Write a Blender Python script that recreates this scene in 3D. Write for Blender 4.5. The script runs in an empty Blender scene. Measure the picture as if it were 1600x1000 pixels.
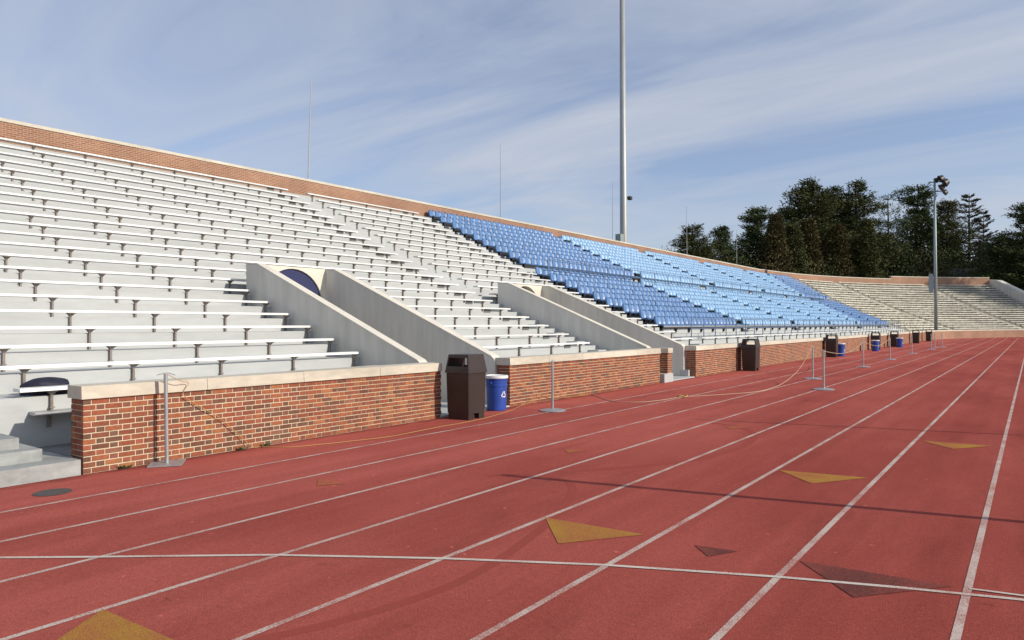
import bpy, math, random
from mathutils import Vector, Matrix
S = bpy.context.scene
COL = S.collection
R_ = math.radians
rnd = random.Random(7)

# ------------------------------------------------------------------ camera
F_PX, YAW, PITCH, ROLL, H = 1090.45, 0.6411, 0.0086, -0.0045, 1.7407
fw = Vector((-math.sin(YAW)*math.cos(PITCH), math.cos(YAW)*math.cos(PITCH), math.sin(PITCH)))
r0 = Vector((math.cos(YAW), math.sin(YAW), 0)); u0 = r0.cross(fw)
rt = r0*math.cos(ROLL) + u0*math.sin(ROLL); up = u0*math.cos(ROLL) - r0*math.sin(ROLL)
cam = bpy.data.cameras.new('camera'); cam.sensor_width = 36; cam.lens = 36*F_PX/1600
cam.clip_start = 0.05; cam.clip_end = 3000
co = bpy.data.objects.new('camera', cam); COL.objects.link(co)
co.matrix_world = Matrix(((rt.x, up.x, -fw.x, 0), (rt.y, up.y, -fw.y, 0), (rt.z, up.z, -fw.z, H), (0, 0, 0, 1)))
S.camera = co

# ------------------------------------------------------------------ world and sun
SUN_AZ, SUN_EL = math.atan2(.9745, .2245), R_(27)
w = bpy.data.worlds.new('World'); S.world = w; w.use_nodes = True
nt = w.node_tree; nt.nodes.clear()
def N(t, ty, **k):
    n = t.nodes.new(ty)
    for a, v in k.items(): setattr(n, a, v)
    return n
sky = N(nt, 'ShaderNodeTexSky', sky_type='NISHITA', sun_disc=False, sun_elevation=SUN_EL, sun_rotation=SUN_AZ,
        altitude=50, air_density=1.0, dust_density=0.6, ozone_density=1.6)
tc = N(nt, 'ShaderNodeTexCoord')
sep = N(nt, 'ShaderNodeSeparateXYZ'); nt.links.new(tc.outputs['Generated'], sep.inputs[0])
def wmath(op, a, b=None):
    m = N(nt, 'ShaderNodeMath', operation=op)
    for i, v in enumerate((a, b)):
        if v is None: continue
        if isinstance(v, (int, float)): m.inputs[i].default_value = v
        else: nt.links.new(v, m.inputs[i])
    return m.outputs[0]
zz = wmath('ADD', wmath('MAXIMUM', sep.outputs['Z'], 0.0), 0.16)     # clouds lie on a high level sheet
comb = N(nt, 'ShaderNodeCombineXYZ')
nt.links.new(wmath('DIVIDE', sep.outputs['X'], zz), comb.inputs[0]); nt.links.new(wmath('DIVIDE', sep.outputs['Y'], zz), comb.inputs[1])
mp = N(nt, 'ShaderNodeMapping'); nt.links.new(comb.outputs[0], mp.inputs[0])
mp.inputs['Rotation'].default_value = (0, 0, R_(-34)); mp.inputs['Scale'].default_value = (0.60, 1.7, 1)
n1 = N(nt, 'ShaderNodeTexNoise'); nt.links.new(mp.outputs[0], n1.inputs['Vector'])
n1.inputs['Scale'].default_value = 1.0; n1.inputs['Detail'].default_value = 8; n1.inputs['Roughness'].default_value = .58; n1.inputs['Distortion'].default_value = .9
cr = N(nt, 'ShaderNodeValToRGB'); nt.links.new(n1.outputs['Fac'], cr.inputs[0])
cr.color_ramp.elements[0].position = .34; cr.color_ramp.elements[0].color = (.27, .27, .27, 1)
cr.color_ramp.elements[1].position = .70; cr.color_ramp.elements[1].color = (.92, .92, .92, 1)
mix = N(nt, 'ShaderNodeMixRGB'); nt.links.new(cr.outputs[0], mix.inputs[0]); tint = N(nt, 'ShaderNodeMixRGB', blend_type='MULTIPLY'); tint.inputs[0].default_value = 1; tint.inputs[2].default_value = (1.12, 1.2, 1.42, 1); nt.links.new(sky.outputs[0], tint.inputs[1]); nt.links.new(tint.outputs[0], mix.inputs[1])
mix.inputs[2].default_value = (5.7, 6.15, 7.05, 1)
bg = N(nt, 'ShaderNodeBackground'); nt.links.new(mix.outputs[0], bg.inputs[0]); bg.inputs[1].default_value = 0.098
wo = N(nt, 'ShaderNodeOutputWorld'); nt.links.new(bg.outputs[0], wo.inputs[0])
sl = bpy.data.lights.new('sun', 'SUN'); sl.energy = 4.1; sl.angle = R_(.53); sl.color = (1, .92, .80)
so = bpy.data.objects.new('sun', sl); COL.objects.link(so)
sdir = Vector((math.sin(SUN_AZ)*math.cos(SUN_EL), math.cos(SUN_AZ)*math.cos(SUN_EL), math.sin(SUN_EL)))
so.rotation_euler = sdir.to_track_quat('Z', 'Y').to_euler(); so.location = sdir*60
S.view_settings.view_transform = 'Standard'; S.view_settings.look = 'None'; S.view_settings.exposure = 0.0; S.view_settings.gamma = 1
S.render.engine = 'CYCLES'; S.cycles.use_denoising = True; S.cycles.max_bounces = 6

# ------------------------------------------------------------------ materials
def mat(name, col=(.5, .5, .5), rough=.7, metal=0., spec=None, noise=None, noise2=None, bump=None, ramp=None, rand=None, vary=0.):
    """noise=(scale xyz, amount) multiplies the colour; ramp+rand ('object'|'island') picks a colour per piece"""
    m = bpy.data.materials.new(name); m.use_nodes = True; t = m.node_tree
    b = t.nodes['Principled BSDF']; b.inputs['Roughness'].default_value = rough; b.inputs['Metallic'].default_value = metal
    if spec is not None: b.inputs['Specular IOR Level'].default_value = spec
    c = N(t, 'ShaderNodeRGB'); c.outputs[0].default_value = (*col, 1); out = c.outputs[0]
    if ramp:
        r = N(t, 'ShaderNodeValToRGB'); r.color_ramp.interpolation = 'CONSTANT'
        e = r.color_ramp.elements
        while len(e) < len(ramp): e.new(1)
        for i, (p_, cc) in enumerate(ramp): e[i].position = p_; e[i].color = (*cc, 1)
        src = N(t, 'ShaderNodeObjectInfo').outputs['Random'] if rand == 'object' else N(t, 'ShaderNodeNewGeometry').outputs['Random Per Island']
        t.links.new(src, r.inputs[0]); out = r.outputs[0]
    if vary:
        oi = N(t, 'ShaderNodeObjectInfo'); vr = N(t, 'ShaderNodeMapRange'); t.links.new(oi.outputs['Random'], vr.inputs[0]); vr.inputs[3].default_value = 1-vary; vr.inputs[4].default_value = 1+vary*.4
        vm = N(t, 'ShaderNodeMixRGB', blend_type='MULTIPLY'); vm.inputs[0].default_value = 1; t.links.new(out, vm.inputs[1]); t.links.new(vr.outputs[0], vm.inputs[2]); out = vm.outputs[0]
    ge = N(t, 'ShaderNodeNewGeometry')
    for nz in (noise, noise2):
        if not nz: continue
        sc, amt = nz[0], nz[1]
        mpn = N(t, 'ShaderNodeMapping'); t.links.new(ge.outputs['Position'], mpn.inputs[0]); mpn.inputs['Scale'].default_value = sc
        no = N(t, 'ShaderNodeTexNoise'); t.links.new(mpn.outputs[0], no.inputs['Vector']); no.inputs['Scale'].default_value = 1
        no.inputs['Detail'].default_value = nz[2] if len(nz) > 2 else 5; no.inputs['Roughness'].default_value = .6
        mr = N(t, 'ShaderNodeMapRange'); t.links.new(no.outputs['Fac'], mr.inputs[0])
        mr.inputs[1].default_value = .3; mr.inputs[2].default_value = .7; mr.inputs[3].default_value = 1-amt; mr.inputs[4].default_value = 1+amt*.6
        mx = N(t, 'ShaderNodeMixRGB', blend_type='MULTIPLY'); mx.inputs[0].default_value = 1
        t.links.new(out, mx.inputs[1]); t.links.new(mr.outputs[0], mx.inputs[2]); out = mx.outputs[0]
    t.links.new(out, b.inputs['Base Color'])
    if bump:
        mpn = N(t, 'ShaderNodeMapping'); t.links.new(ge.outputs['Position'], mpn.inputs[0]); mpn.inputs['Scale'].default_value = (bump[0],)*3
        no = N(t, 'ShaderNodeTexNoise'); t.links.new(mpn.outputs[0], no.inputs['Vector']); no.inputs['Scale'].default_value = 1; no.inputs['Detail'].default_value = 3
        bu = N(t, 'ShaderNodeBump'); bu.inputs['Strength'].default_value = bump[1]; bu.inputs['Distance'].default_value = bump[2]
        t.links.new(no.outputs['Fac'], bu.inputs['Height']); t.links.new(bu.outputs[0], b.inputs['Normal'])
    return m

BR = [(0, (.30, .088, .042)), (.18, (.25, .078, .042)), (.36, (.34, .115, .050)), (.54, (.28, .086, .042)), (.66, (.17, .068, .040)),
      (.75, (.37, .145, .058)), (.82, (.23, .080, .046)), (.92, (.18, .082, .050)), (.97, (.29, .125, .075))]
M = {}
M['brick'] = mat('brick_face', rough=.9, ramp=BR, rand='object', noise=((30, 30, 30), .28), noise2=((1.2, 1.2, 1.2), .15), bump=(90, .3, .004))
M['brick_j'] = mat('brick_face_joined', rough=.9, ramp=BR, rand='island', noise=((30, 30, 30), .28), noise2=((1.2, 1.2, 1.2), .2), bump=(90, .3, .004))
BRH = [(0, (.15, .072, .046)), (.24, (.24, .088, .055)), (.45, (.33, .10, .055)), (.62, (.17, .090, .058)), (.78, (.28, .090, .055)), (.92, (.20, .080, .05))]
M['header'] = mat('brick_header', rough=.9, ramp=BRH, rand='object', noise=((30, 30, 30), .28), bump=(90, .3, .004))
M['mortar'] = mat('mortar', (.65, .56, .39), .95, noise=((8, 8, 8), .12), bump=(60, .3, .004))
M['concrete'] = mat('painted_concrete', (.465, .478, .470), .85, noise=((.5, .12, 2.2), .10, 6), noise2=((7, 2, 7), .07), bump=(40, .25, .004))
M['wallpaint'] = mat('tunnel_wall_paint', (.68, .65, .57), .8, noise=((.6, .6, .4), .10, 6), noise2=((4, 4, .5), .12), bump=(30, .2, .004))
M['trench'] = mat('shade_dark_concrete', (.22, .22, .21), .9, noise=((2, 2, 2), .3))  # floor colour darkened to deepen the shade behind the near wall
M['stepcon'] = mat('worn_step_concrete', (.36, .375, .36), .9, noise=((2.2, 1.2, 5), .28, 6), noise2=((14, 9, 14), .14), bump=(35, .3, .005))
M['coping'] = mat('coping_stone', (.60, .55, .44), .85, noise=((1.3, .6, 3), .20, 6), noise2=((14, 5, 14), .12), vary=.06, bump=(50, .25, .004))
M['alu'] = mat('white_bench_metal', (.80, .785, .745), .45, noise=((3, .35, 3), .14), noise2=((30, 2, 30), .07), vary=.12)
M['post'] = mat('bench_post', (.23, .19, .165), .6, metal=.2, noise=((14, 14, 9), .3))
M['plate'] = mat('dark_rect', (.14, .14, .13), .7)
M['oldbench'] = mat('weathered_bench', (.86, .82, .70), .7, noise=((.45, .45, 2), .42, 6), noise2=((2.2, 2.2, 5), .3))
M['oldcon'] = mat('weathered_concrete', (.37, .35, .29), .9, noise=((.4, .4, .8), .40, 6), noise2=((2, 2, 5), .35))
M['navy'] = mat('navy_paint', (.020, .025, .095), .7, noise=((3, 3, 3), .12))
M['tarp'] = mat('navy_tarp', (.012, .013, .030), .7, noise=((9, 9, 9), .3), bump=(9, .5, .03))
M['dark'] = mat('interior_shade_fill', (.05, .05, .045), .9)  # flat dark colour painted in for the unlit depth of the tunnel
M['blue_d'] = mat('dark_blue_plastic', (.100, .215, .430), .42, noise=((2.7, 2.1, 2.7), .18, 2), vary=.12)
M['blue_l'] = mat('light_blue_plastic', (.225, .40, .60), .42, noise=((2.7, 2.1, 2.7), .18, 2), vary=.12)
M['black'] = mat('black_steel', (.018, .018, .020), .5)
M['railm'] = mat('blue_grey_rail', (.16, .22, .33), .45, metal=.3)
M['binb'] = mat('brown_bin', (.036, .023, .018), .48, noise=((2.5, 2.5, 1.2), .22), noise2=((25, 25, 8), .10), bump=(70, .1, .003))
M['blue_can'] = mat('blue_barrel', (.025, .075, .36), .38, noise=((6, 6, 3), .18))
M['lid'] = mat('white_lid', (.78, .78, .74), .45, noise=((9, 9, 9), .1))
M['cream'] = mat('cream_paint', (.72, .67, .56), .7, noise=((2, 2, 2), .10), noise2=((20, 20, 20), .06))
M['white'] = mat('white_print', (.8, .8, .8), .5)
M['galv'] = mat('galvanised_steel', (.42, .43, .44), .45, metal=.55, noise=((6, 6, 3), .15))
M['polegrey'] = mat('grey_pole', (.40, .41, .40), .5, metal=.35, noise=((3, 3, .6), .12))
M['greenpole'] = mat('green_grey_pole', (.30, .35, .34), .5, metal=.3)
M['whip'] = mat('pale_pole', (.40, .40, .40), .6)
M['rope'] = mat('yellow_rope', (.50, .30, .09), .8)
M['rope2'] = mat('pale_rope', (.48, .35, .23), .85)
M['iron'] = mat('cast_iron', (.085, .075, .065), .8, noise=((40, 40, 40), .4))
M['fixture'] = mat('floodlight_housing', (.05, .045, .04), .45, metal=.3)
M['roof'] = mat('dark_roof', (.02, .022, .026), .6)
M['glassband'] = mat('pane_reflection_paint', (.42, .44, .46), .3)  # pale colour painted in for light reflected by the panes
M['bark'] = mat('bark', (.075, .058, .045), .95, noise=((6, 6, 2), .3))
M['bare'] = mat('bare_twigs', (.17, .135, .115), .95)
M['grass'] = mat('grass', (.05, .085, .03), .95, noise=((.3, .3, .3), .3))
M['weed'] = mat('weed', (.06, .09, .025), .9)

def foliage(name, c1, c2, c3):
    m = bpy.data.materials.new(name); m.use_nodes = True; t = m.node_tree; b = t.nodes['Principled BSDF']
    b.inputs['Roughness'].default_value = .75; b.inputs['Specular IOR Level'].default_value = .2
    r = N(t, 'ShaderNodeValToRGB'); r.color_ramp.elements[0].color = (*c1, 1); r.color_ramp.elements[1].color = (*c3, 1)
    e = r.color_ramp.elements.new(.5); e.color = (*c2, 1)
    t.links.new(N(t, 'ShaderNodeNewGeometry').outputs['Random Per Island'], r.inputs[0]); t.links.new(r.outputs[0], b.inputs['Base Color'])
    return m
M['pine'] = foliage('pine_needles', (.040, .056, .020), (.062, .084, .029), (.10, .124, .040))
M['pine2'] = foliage('pine_needles_olive', (.052, .060, .020), (.080, .086, .029), (.124, .124, .041))
M['cedar'] = foliage('cedar_foliage', (.060, .050, .019), (.088, .072, .026), (.122, .094, .034))
M['larch'] = foliage('thin_needles', (.055, .055, .030), (.08, .075, .045), (.11, .09, .055))

def brickwall_tex(name):
    """far brickwork whose joints are too fine to build, on vertical faces: u runs along the wall"""
    m = bpy.data.materials.new(name); m.use_nodes = True; t = m.node_tree; b = t.nodes['Principled BSDF']; b.inputs['Roughness'].default_value = .9
    uv = N(t, 'ShaderNodeUVMap'); bt = N(t, 'ShaderNodeTexBrick'); t.links.new(uv.outputs[0], bt.inputs['Vector'])
    bt.inputs['Scale'].default_value = 1; bt.inputs['Brick Width'].default_value = .205; bt.inputs['Row Height'].default_value = .068
    bt.inputs['Mortar Size'].default_value = .008; bt.inputs['Color1'].default_value = (.27, .108, .060, 1); bt.inputs['Color2'].default_value = (.34, .165, .098, 1)
    bt.inputs['Mortar'].default_value = (.46, .36, .255, 1); bt.inputs['Bias'].default_value = -.1
    ge = N(t, 'ShaderNodeNewGeometry'); no = N(t, 'ShaderNodeTexNoise'); t.links.new(ge.outputs['Position'], no.inputs['Vector'])
    no.inputs['Scale'].default_value = .45; no.inputs['Detail'].default_value = 8
    mr = N(t, 'ShaderNodeMapRange'); t.links.new(no.outputs['Fac'], mr.inputs[0]); mr.inputs[1].default_value = .3; mr.inputs[2].default_value = .7; mr.inputs[3].default_value = .82; mr.inputs[4].default_value = 1.12
    mx = N(t, 'ShaderNodeMixRGB', blend_type='MULTIPLY'); mx.inputs[0].default_value = 1; t.links.new(bt.outputs['Color'], mx.inputs[1]); t.links.new(mr.outputs[0], mx.inputs[2])
    t.links.new(mx.outputs[0], b.inputs['Base Color']); return m
M['farbrick'] = brickwall_tex('far_brickwork')

def track_mat():
    m = bpy.data.materials.new('red_rubber_track'); m.use_nodes = True; t = m.node_tree; b = t.nodes['Principled BSDF']
    b.inputs['Roughness'].default_value = .95; b.inputs['Specular IOR Level'].default_value = .04
    ge = N(t, 'ShaderNodeNewGeometry')
    def nz(scale, det, rough=.6, dist=0):
        mpn = N(t, 'ShaderNodeMapping'); t.links.new(ge.outputs['Position'], mpn.inputs[0]); mpn.inputs['Scale'].default_value = scale
        n = N(t, 'ShaderNodeTexNoise'); t.links.new(mpn.outputs[0], n.inputs['Vector']); n.inputs['Scale'].default_value = 1
        n.inputs['Detail'].default_value = det; n.inputs['Roughness'].default_value = rough; n.inputs['Distortion'].default_value = dist; return n.outputs['Fac']
    def rng(v, a, b_, c, d):
        r = N(t, 'ShaderNodeMapRange'); t.links.new(v, r.inputs[0])
        for i, q in enumerate((a, b_, c, d)): r.inputs[i+1].default_value = q
        return r.outputs[0]
    def mul(a, b_):
        x = N(t, 'ShaderNodeMixRGB', blend_type='MULTIPLY'); x.inputs[0].default_value = 1; t.links.new(a, x.inputs[1]); t.links.new(b_, x.inputs[2]); return x.outputs[0]
    base = N(t, 'ShaderNodeMixRGB'); t.links.new(rng(nz((.5, .16, .3), 7, .65), .38, .62, 0, 1), base.inputs[0])
    base.inputs[1].default_value = (.345, .074, .057, 1); base.inputs[2].default_value = (.450, .108, .083, 1)
    sx = N(t, 'ShaderNodeSeparateXYZ'); t.links.new(ge.outputs['Position'], sx.inputs[0])
    fade = N(t, 'ShaderNodeMixRGB'); t.links.new(rng(sx.outputs['X'], -9, -1.5, 1, 0), fade.inputs[0]); fade.inputs[1].default_value = (.90, .88, .88, 1); fade.inputs[2].default_value = (1.13, 1.24, 1.26, 1)   # paler towards the wall, darker towards the infield
    b0 = mul(base.outputs[0], fade.outputs[0])
    b0 = mul(b0, rng(nz((2.8, .05, 1), 4), .35, .65, .92, 1.07))
    o = mul(b0, rng(nz((170, 170, 170), 2, .7), .25, .75, .58, 1.42))       # rubber granules
    o = mul(o, rng(nz((22, 22, 22), 3), .3, .7, .90, 1.08))
    o = mul(o, rng(nz((62, 62, 62), 2, .8), .3, .7, .80, 1.18))
    o = mul(o, rng(nz((11, 11, 11), 2, .5), .735, .75, 1, 1.5))                          # pale flecks of grit
    dirt = N(t, 'ShaderNodeMath', operation='MULTIPLY_ADD'); t.links.new(nz((9, 2.5, 9), 5, .7), dirt.inputs[0]); dirt.inputs[1].default_value = -.7; t.links.new(sx.outputs['X'], dirt.inputs[2])
    o = mul(o, rng(dirt.outputs[0], -9.42, -9.16, .50, 1))                               # dirt gathered along the wall foot
    o = mul(o, rng(nz((1.1, .5, 1), 6, .65, .8), .56, .76, 1, .78))                      # scuffed patches
    o = mul(o, rng(nz((3, 6, 1), 5, .65), .64, .76, 1, .68))                                  # dark spots
    t.links.new(o, b.inputs['Base Color'])
    bu = N(t, 'ShaderNodeBump'); bu.inputs['Strength'].default_value = .9; bu.inputs['Distance'].default_value = .010
    t.links.new(nz((130, 130, 130), 3, .7), bu.inputs['Height']); t.links.new(bu.outputs[0], b.inputs['Normal'])
    return m
M['track'] = track_mat()
def worn_paint(name, col, under=(.36, .085, .065), cover=.62, soft=.12):
    m = bpy.data.materials.new(name); m.use_nodes = True; t = m.node_tree; b = t.nodes['Principled BSDF']; b.inputs['Roughness'].default_value = .95; b.inputs['Specular IOR Level'].default_value = .04
    ge = N(t, 'ShaderNodeNewGeometry'); n = N(t, 'ShaderNodeTexNoise'); t.links.new(ge.outputs['Position'], n.inputs['Vector'])
    n.inputs['Scale'].default_value = 110; n.inputs['Detail'].default_value = 3; n.inputs['Roughness'].default_value = .7
    n2 = N(t, 'ShaderNodeTexNoise'); t.links.new(ge.outputs['Position'], n2.inputs['Vector']); n2.inputs['Scale'].default_value = 2.5; n2.inputs['Detail'].default_value = 4
    ad = N(t, 'ShaderNodeMath', operation='MULTIPLY_ADD'); t.links.new(n2.outputs['Fac'], ad.inputs[0]); ad.inputs[1].default_value = .5; t.links.new(n.outputs['Fac'], ad.inputs[2])
    r = N(t, 'ShaderNodeMapRange'); t.links.new(ad.outputs[0], r.inputs[0]); r.inputs[1].default_value = cover-soft+.15; r.inputs[2].default_value = cover+soft+.15; r.inputs[3].default_value = 1; r.inputs[4].default_value = .12
    x = N(t, 'ShaderNodeMixRGB'); t.links.new(r.outputs[0], x.inputs[0]); x.inputs[1].default_value = (*under, 1); x.inputs[2].default_value = (*col, 1)
    t.links.new(x.outputs[0], b.inputs['Base Color'])
    n3 = N(t, 'ShaderNodeTexNoise'); t.links.new(ge.outputs['Position'], n3.inputs['Vector']); n3.inputs['Scale'].default_value = 130; n3.inputs['Detail'].default_value = 3; n3.inputs['Roughness'].default_value = .7
    bu = N(t, 'ShaderNodeBump'); bu.inputs['Strength'].default_value = .8; bu.inputs['Distance'].default_value = .008; t.links.new(n3.outputs['Fac'], bu.inputs['Height']); t.links.new(bu.outputs[0], b.inputs['Normal']); return m
M['line'] = worn_paint('worn_white_line', (.62, .53, .46), cover=.62)
M['line2'] = worn_paint('white_arc_line', (.66, .58, .50), cover=.72)
M['yellow'] = worn_paint('worn_yellow_paint', (.42, .235, .045), cover=.62)
M['faded'] = worn_paint('faded_yellow_paint', (.44, .19, .055), cover=.52)
M['maroon'] = worn_paint('dark_grey_paint', (.135, .050, .043), cover=.66)

# ------------------------------------------------------------------ mesh helpers
class MB:
    def __init__(s): s.v = []; s.f = []; s.uv = []
    def face(s, pts, uv=None):
        b = len(s.v); s.v += [tuple(q) for q in pts]; s.f.append(tuple(range(b, b+len(pts)))); s.uv.append(uv)
    def box(s, x0, x1, y0, y1, z0, z1):
        b = len(s.v); s.v += [(x, y, z) for z in (z0, z1) for x, y in ((x0, y0), (x1, y0), (x1, y1), (x0, y1))]
        for q in ((0, 3, 2, 1), (4, 5, 6, 7), (0, 1, 5, 4), (1, 2, 6, 5), (2, 3, 7, 6), (3, 0, 4, 7)): s.f.append(tuple(b+i for i in q)); s.uv.append(None)
        return s
    def hexa(s, p):      # 8 corners ordered like box
        b = len(s.v); s.v += [tuple(q) for q in p]
        for q in ((0, 3, 2, 1), (4, 5, 6, 7), (0, 1, 5, 4), (1, 2, 6, 5), (2, 3, 7, 6), (3, 0, 4, 7)): s.f.append(tuple(b+i for i in q)); s.uv.append(None)
        return s
    def tube(s, pts, rad, n=8, cap=True):
        pts = [Vector(q) for q in pts]; rings = []
        for i, q in enumerate(pts):
            d = (pts[min(i+1, len(pts)-1)]-pts[max(i-1, 0)]).normalized()
            a = d.cross(Vector((0, 0, 1)) if abs(d.z) < .9 else Vector((1, 0, 0))).normalized(); c = d.cross(a)
            r = rad[i] if isinstance(rad, (list, tuple)) else rad
            b = len(s.v); rings.append(b)
            s.v += [tuple(q+(a*math.cos(2*math.pi*k/n)+c*math.sin(2*math.pi*k/n))*r) for k in range(n)]
        for b0, b1 in zip(rings, rings[1:]):
            for k in range(n): s.f.append((b0+k, b0+(k+1) % n, b1+(k+1) % n, b1+k)); s.uv.append(None)
        if cap:
            s.f.append(tuple(rings[0]+k for k in range(n))[::-1]); s.uv.append(None); s.f.append(tuple(rings[-1]+k for k in range(n))); s.uv.append(None)
        return s
    def lathe(s, c, prof, n=24):
        rings = []
        for r, z in prof:
            rings.append(len(s.v)); s.v += [(c[0]+r*math.cos(2*math.pi*k/n), c[1]+r*math.sin(2*math.pi*k/n), c[2]+z) for k in range(n)]
        for b0, b1 in zip(rings, rings[1:]):
            for k in range(n): s.f.append((b0+k, b0+(k+1) % n, b1+(k+1) % n, b1+k)); s.uv.append(None)
        return s
    def mesh(s, name, m, smooth=False):
        me = bpy.data.meshes.new(name); me.from_pydata(s.v, [], s.f)
        if any(s.uv):
            l = me.uv_layers.new(name='UVMap'); i = 0
            for f, q in zip(s.f, s.uv):
                for k in range(len(f)):
                    if q: l.data[i].uv = q[k]
                    i += 1
        me.materials.append(M[m] if isinstance(m, str) else m)
        if smooth:
            for p_ in me.polygons: p_.use_smooth = True
        me.update(); return me
    def build(s, name, m, parent=None, loc=(0, 0, 0), smooth=False):
        return put(name, s.mesh(name, m, smooth), parent, loc)
def put(name, me, parent=None, loc=(0, 0, 0), rz=0):
    o = bpy.data.objects.new(name, me); COL.objects.link(o); o.location = loc; o.rotation_euler = (0, 0, rz)
    if parent: o.parent = parent
    return o
def tag(o, label, cat, group=None):
    o['label'] = label; o['category'] = cat
    if group: o['group'] = group
    return o
def thing(name, label, cat, loc=(0, 0, 0), group=None): return tag(put(name, None, None, loc), label, cat, group)
def struct(o): o['kind'] = 'structure'; return o
def stuff(o): o['kind'] = 'stuff'; return o
def ordn(n):
    W = ['zeroth', 'first', 'second', 'third', 'fourth', 'fifth', 'sixth', 'seventh', 'eighth', 'ninth', 'tenth', 'eleventh', 'twelfth', 'thirteenth', 'fourteenth',
         'fifteenth', 'sixteenth', 'seventeenth', 'eighteenth', 'nineteenth', 'twentieth']
    if n <= 20: return W[n]
    T = {2: 'twenty', 3: 'thirty', 4: 'forty', 5: 'fifty'}[n//10]
    return T+'-'+W[n % 10] if n % 10 else {2: 'twentieth', 3: 'thirtieth', 4: 'fortieth', 5: 'fiftieth'}[n//10]

# ------------------------------------------------------------------ the ground
g = MB(); g.face([(-1500, -1500, -.03), (1500, -1500, -.03), (1500, 1500, -.03), (-1500, 1500, -.03)]); struct(g.build('ground', 'grass'))
XW = -9.05                     # face of the low brick wall
YC, RAD = 86.0, 45.0           # where the stand starts to curve round the end, radius of the wall there
PHI_END = 49.0
def SP(d, s, z):               # d = distance behind the wall face, s = metres along the straight, beyond YC degrees round the bend
    if s <= YC: return (XW-d, s, z)
    a = R_(s-YC); return (XW+RAD-(RAD+d)*math.cos(a), YC+(RAD+d)*math.sin(a), z)
tr = MB()
cpts = [(XW+RAD-(RAD+.05)*math.cos(R_(a)), YC+(RAD+.05)*math.sin(R_(a)), 0) for a in range(0, 57, 3)]
tr.face([(-9.1, -25, 0), (14, -25, 0), (14, YC, 0), (-9.1, YC, 0)])
for a, b in zip(cpts, cpts[1:]): tr.face([a, (14 if a[0] < 14 else a[0]+8, a[1], 0), (14 if b[0] < 14 else b[0]+8, b[1], 0), b])
track = struct(tr.build('running_track', 'track'))
XA, LW = -.3577, 1.067
def strip(pts, wd, z, name, m):
    b = MB()
    for (x0, y0), (x1, y1) in zip(pts, pts[1:]):
        d = Vector((x1-x0, y1-y0)).normalized(); n = Vector((-d.y, d.x))*wd/2
        b.face([(x0+n.x, y0+n.y, z), (x0-n.x, y0-n.y, z), (x1-n.x, y1-n.y, z), (x1+n.x, y1+n.y, z)])
    return b.build(name, m, track)
for i in range(-2, 8):
    strip([(XA-i*LW, y) for y in ([-24, 0, 20, 40, 60, 80] + [100 + (8 if i < 3 else (4 if i < 5 else -2))])], .048, .003, 'lane_line', 'line')
strip([(-9.0+.9, .2), (-6.85, 1.46), (-6.29, 1.92), (-5.70, 2.37), (-4.66, 3.18), (-3.56, 3.88), (-2.52, 4.46), (-1.44, 4.95), (-.74, 5.22), (-.06, 5.45), (1.2, 5.7), (3, 5.9)], .040, .0055, 'curved_start_line', 'line2')
strip([(-.35, 5.47), (-.06, 5.53), (1.2, 5.80), (3, 6.02)], .03, .0065, 'start_line', 'line2')
def tri(pts, m, name='painted_triangle', z=.0042):
    b = MB(); b.face([(x, y, z) for x, y in pts]); return b.build(name, m, track)
tri([(-3.56, 5.26), (-3.05, 4.69), (-2.6, 5.31)], 'yellow'); tri([(-2.45, 8.6), (-1.95, 8.08), (-1.51, 8.76)], 'yellow')
tri([(-1.34, 11.99), (-.9, 11.45), (-.48, 12.06)], 'yellow'); tri([(-4.62, 1.95), (-4.15, 1.30), (-3.72, 2.0)], 'yellow')
tri([(-5.32, 8.32), (-5.11, 8.12), (-4.98, 8.43)], 'faded'); tri([(-6.54, 5.06), (-6.29, 4.84), (-6.12, 5.09)], 'faded')
tri([(-4.31, 11.9), (-4.06, 11.5), (-3.86, 11.9)], 'faded')
tri([(-2.16, 5.29), (-1.97, 5.09), (-1.83, 5.34)], 'maroon'); tri([(-1.39, 5.39), (-.93, 4.87), (-.44, 5.46)], 'maroon')
def arc_strip(pts, wd, name='dark_arc'):
    P = []
    for i in range(len(pts)-1):
        p0, p1, p2, p3 = [Vector(pts[max(0, min(len(pts)-1, j))]) for j in (i-1, i, i+1, i+2)]
        for k in range(8):
            t = k/8; P.append(tuple(.5*((2*p1)+(p2-p0)*t+(2*p0-5*p1+4*p2-p3)*t*t+(3*p1-p0-3*p2+p3)*t**3)))
    P.append(pts[-1]); return strip(P, wd, .0015, name, 'arc_tone')
M['arc_tone'] = worn_paint('dark_red_arc', (.29, .064, .050), under=(.355, .080, .062), cover=.48, soft=.25)  # soft-edged arcs a little darker than the track
arc_strip([(-5.1, 6.35), (-4.75, 6.7), (-4.1, 6.55), (-3.6, 5.6), (-3.25, 4.35), (-3.15, 3.5), (-3.3, 2.7), (-3.6, 2.0)], .09)
arc_strip([(-4.5, 7.0), (-3.63, 8.39), (-3.36, 9.82), (-3.5, 10.99), (-3.97, 11.84), (-4.6, 12.1)], .12)

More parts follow.
